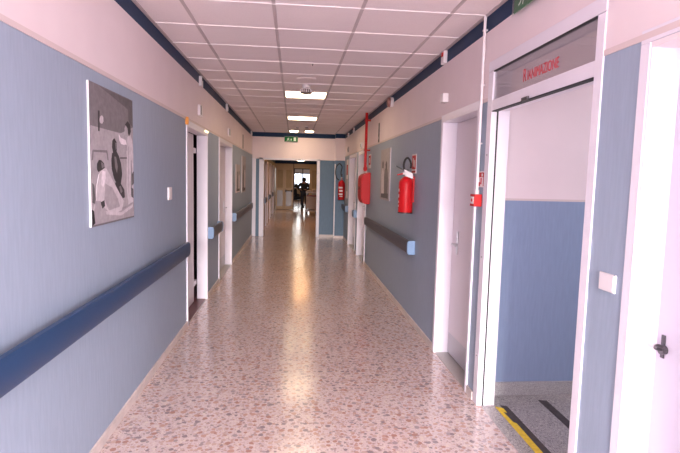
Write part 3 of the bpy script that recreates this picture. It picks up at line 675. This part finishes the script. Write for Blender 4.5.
d2 = copy_tree(t); d2.location = (.27, 11.5, ZC); d2['label'] = 'far pale detector beside the small panels'; d2.scale = (.55, .55, .45)
d2 = copy_tree(t); d2.location = (.06, 11.6, ZC); d2['label'] = 'far left detector of the pair before the small panels'; d2.scale = (.45, .45, .45)
t = thing('ceiling_speaker', 'flush round speaker in the ceiling before the smoke detector', 'speaker', (.13, 6.02, ZC))
b = MB(); b.lathe([(0, 0), (.11, 0), (.108, -.007), (.095, -.009), (0, -.006)], 'tile'); b.build('grille', t, True)
t = thing('ceiling_hook', 'tiny dark hook in a ceiling tile ahead of the speaker', 'hook', (.17, 5.23, ZC))
b = MB(); b.cyl((0, 0, 0), (0, 0, -.02), .004, 'dsteel', n=8); b.lathe([(0, 0), (.012, 0), (.012, -.003), (0, -.003)], 'grey_p'); b.build('stem', t)
t = thing('round_ceiling_lamp', 'round lit lamp on the far corridor ceiling', 'ceiling light', (.3, 23.2, ZF))
b = MB(); b.lathe([(0, 0), (.2, 0), (.2, -.03), (0, -.03)], 'lampoff'); b.build('base', t, True)
b = MB(); b.lathe([(.19, -.03), (.17, -.06), (0, -.08)], 'lamp'); b.build('diffuser', t, True)

# ------------------------------------------------------------ exit signs
def man(b, P, m_):
    """running figure, arrow and door; P maps (u, v) of a 0.36 x 0.13 face to 3-D, h is the relief"""
    for pts in ([(.075, .085), (.10, .088), (.098, .055), (.08, .052)],                        # torso
                [(.098, .088), (.122, .07), (.118, .064), (.097, .076)], [(.078, .086), (.06, .062), (.066, .058), (.082, .072)],
                [(.082, .056), (.066, .042), (.05, .034), (.054, .027), (.074, .034), (.09, .052)],
                [(.09, .056), (.108, .046), (.104, .02), (.112, .02), (.118, .05), (.098, .062)],
                [(.088, .094), (.096, .092), (.1, .1), (.095, .108), (.087, .106), (.084, .1)],
                [(.155, .08), (.155, .05), (.145, .05), (.165, .025), (.185, .05), (.175, .05), (.175, .08)],   # arrow
                [(.23, .02), (.29, .02), (.29, .112), (.23, .112)]):                                            # door
        b.prism([P(u, v) for u, v in pts], P(0, 0, .002)-P(0, 0), m_)
t = thing('exit_sign', 'green running man exit sign above the portal at the corridor end', 'exit sign', (-.26, YE-.04, 2.475), 'green exit signs')
b = MB(); b.box(0, .35, 0, .04, 0, .135, 'grey_p', .003); b.build('housing', t)
b = MB(); b.box(.006, .344, -.003, 0, .006, .129, 'green'); b.build('face', t)
b = MB(); man(b, lambda u, v, h=0: Vector((u+.01, -.003-h, v)), 'green_w'); b.build('pictogram', t)
t = thing('exit_sign', 'near green exit sign cut off by the top edge, above the open doorway', 'exit sign', (XR-.024, 3.02, 2.565), 'green exit signs')
b = MB(); b.box(0, .006, -.38, 0, 0, .135, 'green'); b.build('face', t)
MB().box(-.003, .0, -.40, .02, -.012, .137, 'glass_c').build('acrylic_cover', t)
b = MB(); man(b, lambda u, v, h=0: Vector((-.0001-h*.5, -u-.01, v)), 'green_w'); b.build('pictogram', t)
for y in (-.3, -.1): MB().box(.01, .024, y, y+.03, .05, .08, 'plastic').build('bracket', t)

# ------------------------------------------------------------ trolley
t = thing('linen_trolley', 'pale hospital trolley with red trim parked right of the far opening', 'trolley', (.55, 21.6, 0))
for x in (0, .42):
    for y in (0, .7): MB().cyl((x+.01, y, .13), (x+.01, y, .98), .014, 'steel', n=10).build('post', t, True)
b = MB(); b.box(-.01, .45, -.02, .72, .22, .76, 'linen', .03); b.build('linen_bag', t)
for z in (.13, .9): MB().box(-.02, .46, -.03, .73, z, z+.04, 'plastic', .01).build('shelf', t)
b = MB(); b.box(.0, .44, -.03, .0, .76, .82, 'maroon', .008); b.build('bumper', t)
for x in (.03, .41):
    for y in (.04, .66):
        b = MB(); b.cyl((x-.012, y, .06), (x+.012, y, .06), .06, 'black', n=16); b.box(x-.02, x+.02, y-.012, y+.012, .06, .14, 'dsteel'); b.build('wheel', t)
for i, (x, y, sx, h) in enumerate(((.02, .1, .18, .07), (.23, .1, .2, .1))):
    tag(MB().box(.55+x, .55+x+sx, 21.7, 21.98, .942, .942+h, 'linen', .02).build('folded_linen'), ['lower folded linen stack on the left of the trolley top', 'taller folded linen stack on the right of the trolley top'][i], 'linen', 'folded linen on the trolley')

# ------------------------------------------------------------ people
def skin_body(name, joints, edges, m_, parent, sub=2):
    me = bpy.data.meshes.new(name); names = list(joints)
    me.from_pydata([joints[n][0] for n in names], [(names.index(a), names.index(c)) for a, c in edges], [])
    o = bpy.data.objects.new(name, me); COL.objects.link(o); o.parent = parent
    sk = o.modifiers.new('skin', 'SKIN'); sk.use_smooth_shade = True
    lay = me.skin_vertices[0].data if me.skin_vertices else None
    if lay is None:
        bpy.context.view_layer.objects.active = o
        me.skin_vertices.new() if hasattr(me.skin_vertices, 'new') else None
        lay = me.skin_vertices[0].data
    for i, n in enumerate(names):
        r = joints[n][1]; lay[i].radius = r if isinstance(r, tuple) else (r, r); lay[i].use_root = (i == 0)
    ss = o.modifiers.new('sub', 'SUBSURF'); ss.levels = sub; ss.render_levels = sub
    me.materials.append(M[m_]); return o
def person(name, label, loc, rot, J, top, bottom):
    """J: joint -> (xyz, radius); body skin plus jacket and trousers a little fuller over it"""
    t = thing(name, label, 'person', loc, rot=(0, 0, rot))
    E = [('pelvis', 'waist'), ('waist', 'chest'), ('chest', 'neck'), ('neck', 'chin'), ('chin', 'head'), ('head', 'crown')]
    for s in 'lr':
        E += [('chest', 'sh'+s), ('sh'+s, 'el'+s), ('el'+s, 'wr'+s), ('wr'+s, 'pa'+s), ('pelvis', 'hi'+s), ('hi'+s, 'kn'+s), ('kn'+s, 'an'+s), ('an'+s, 'to'+s)]
    body = skin_body('body', J, E, 'skin', t)
    def sub(names, es, k, m_, nm):
        JJ = {n: (J[n][0], J[n][1]*k+.006) for n in names}; skin_body(nm, JJ, es, m_, t)
    sub(['chest', 'waist', 'pelvis', 'shl', 'ell', 'wrl', 'shr', 'elr', 'wrr'], [('chest', 'waist'), ('waist', 'pelvis'), ('chest', 'shl'), ('shl', 'ell'), ('ell', 'wrl'), ('chest', 'shr'), ('shr', 'elr'), ('elr', 'wrr')], 1.13, top, 'jacket')
    sub(['pelvis', 'hil', 'knl', 'anl', 'hir', 'knr', 'anr'], [('pelvis', 'hil'), ('hil', 'knl'), ('knl', 'anl'), ('pelvis', 'hir'), ('hir', 'knr'), ('knr', 'anr')], 1.15, bottom, 'trousers')
    for s in 'lr':
        sub(['an'+s, 'to'+s], [('an'+s, 'to'+s)], 1.2, 'black', 'shoe')
        wv, pv = Vector(J['wr'+s][0]), Vector(J['pa'+s][0]); d = (pv-wv).normalized(); side = d.cross(Vector((1, 0, 0))).normalized()
        fj = {}; fe = []
        for k, L_ in enumerate((.062, .075, .07, .052)):
            off = side*(k-1.5)*.019; base = pv+off*.8-d*.02; fj['a%d' % k] = (tuple(base), .008); fj['b%d' % k] = (tuple(pv+off+d*L_*.55), .008)
            fj['c%d' % k] = (tuple(pv+off+d*L_+Vector((0, 0, -.012))), .007); fe += [('a%d' % k, 'b%d' % k), ('b%d' % k, 'c%d' % k)]
        fj['t0'] = (tuple(wv+d*.03+side*.02), .01); fj['t1'] = (tuple(wv+d*.07+side*.055), .009); fe.append(('t0', 't1'))
        skin_body('fingers', fj, fe, 'skin', t, 1)
    h = Vector(J['head'][0])
    b = MB(); b.lathe([(0, .115), (.045, .108), (.08, .075), (.098, .03), (.1, -.02), (.085, -.075), (.05, -.09)], 'hair', o=h+Vector((0, -.022, .01)), n=20); hr = b.build('hair', t, True)
    b = MB(); b.prism([tuple(h+Vector(p)) for p in ((-.012, .085, -.02), (.012, .085, -.02), (.005, .09, .02), (-.005, .09, .02))], (0, .018, -.004), 'skin')
    b.box(h.x-.022, h.x+.022, h.y+.088, h.y+.094, h.z-.048, h.z-.04, 'maroon')
    for s in (-1, 1): b.lathe([(0, .01), (.01, .005), (.01, -.005), (0, -.01)], 'black', o=h+Vector((s*.03, .087, .018)), n=8); b.lathe([(0, .03), (.012, .015), (.012, -.015), (0, -.03)], 'skin', o=h+Vector((s*.088, .0, .0)), n=8)
    b.build('face', t, True)
    return t
J1 = {'pelvis': ((0, 0, .84), .125), 'waist': ((0, .03, .98), .115), 'chest': ((0, .08, 1.18), .135), 'neck': ((0, .11, 1.33), .055), 'chin': ((0, .135, 1.38), .06), 'head': ((0, .15, 1.44), .075), 'crown': ((0, .15, 1.52), .05),
      'shl': ((-.17, .09, 1.24), .06), 'ell': ((-.25, .12, 1.0), .045), 'wrl': ((-.12, .28, .96), .03), 'pal': ((-.07, .34, .96), .028),
      'shr': ((.17, .09, 1.24), .06), 'elr': ((.30, .05, 1.02), .045), 'wrr': ((.16, .24, .95), .03), 'par': ((.10, .30, .95), .028),
      'hil': ((-.09, 0, .80), .09), 'knl': ((-.1, .03, .44), .065), 'anl': ((-.1, -.02, .08), .04), 'tol': ((-.11, .12, .035), .035),
      'hir': ((.09, 0, .80), .09), 'knr': ((.1, .0, .44), .065), 'anr': ((.1, -.06, .08), .04), 'tor': ((.11, .08, .035), .035)}
person('person', 'standing person in dark clothes with bent arms silhouetted before the far window', (.54, 25.4, 0), PI*.92, J1, 'cloth', 'cloth2').scale = (1.12, 1.12, 1.0)
J2 = {'pelvis': ((0, 0, .54), .125), 'waist': ((0, .02, .66), .115), 'chest': ((0, .07, .86), .13), 'neck': ((0, .10, 1.0), .055), 'chin': ((0, .12, 1.04), .06), 'head': ((0, .135, 1.10), .075), 'crown': ((0, .135, 1.18), .05),
      'shl': ((-.16, .07, .92), .06), 'ell': ((-.19, .12, .68), .045), 'wrl': ((-.12, .32, .63), .03), 'pal': ((-.10, .38, .62), .028),
      'shr': ((.16, .07, .92), .06), 'elr': ((.19, .12, .68), .045), 'wrr': ((.12, .32, .63), .03), 'par': ((.10, .38, .62), .028),
      'hil': ((-.09, .02, .52), .09), 'knl': ((-.11, .42, .50), .065), 'anl': ((-.11, .40, .08), .04), 'tol': ((-.11, .54, .035), .035),
      'hir': ((.09, .02, .52), .09), 'knr': ((.11, .42, .50), .065), 'anr': ((.11, .40, .08), .04), 'tor': ((.11, .54, .035), .035)}
person('person', 'seated person in dark clothes half hidden by the far door leaf', (.02, 26.4, 0), -PI/2, J2, 'cloth', 'cloth')
t = thing('waiting_chair', 'dark chair under the seated person beyond the far door', 'chair', (.02, 26.4, 0), rot=(0, 0, -PI/2))
b = MB(); b.box(-.22, .22, -.17, .28, .375, .40, 'brown', .01); b.build('seat', t)
b = MB(); b.box(-.21, .21, -.22, -.19, .5, .85, 'brown', .01); b.build('backrest', t)
for x in (-.2, .2):
    for y in (-.2, .25): b = MB(); b.cyl((x, y, 0), (x, y, .38 if y > 0 else .8), .012, 'dsteel', n=8); b.build('leg', t)
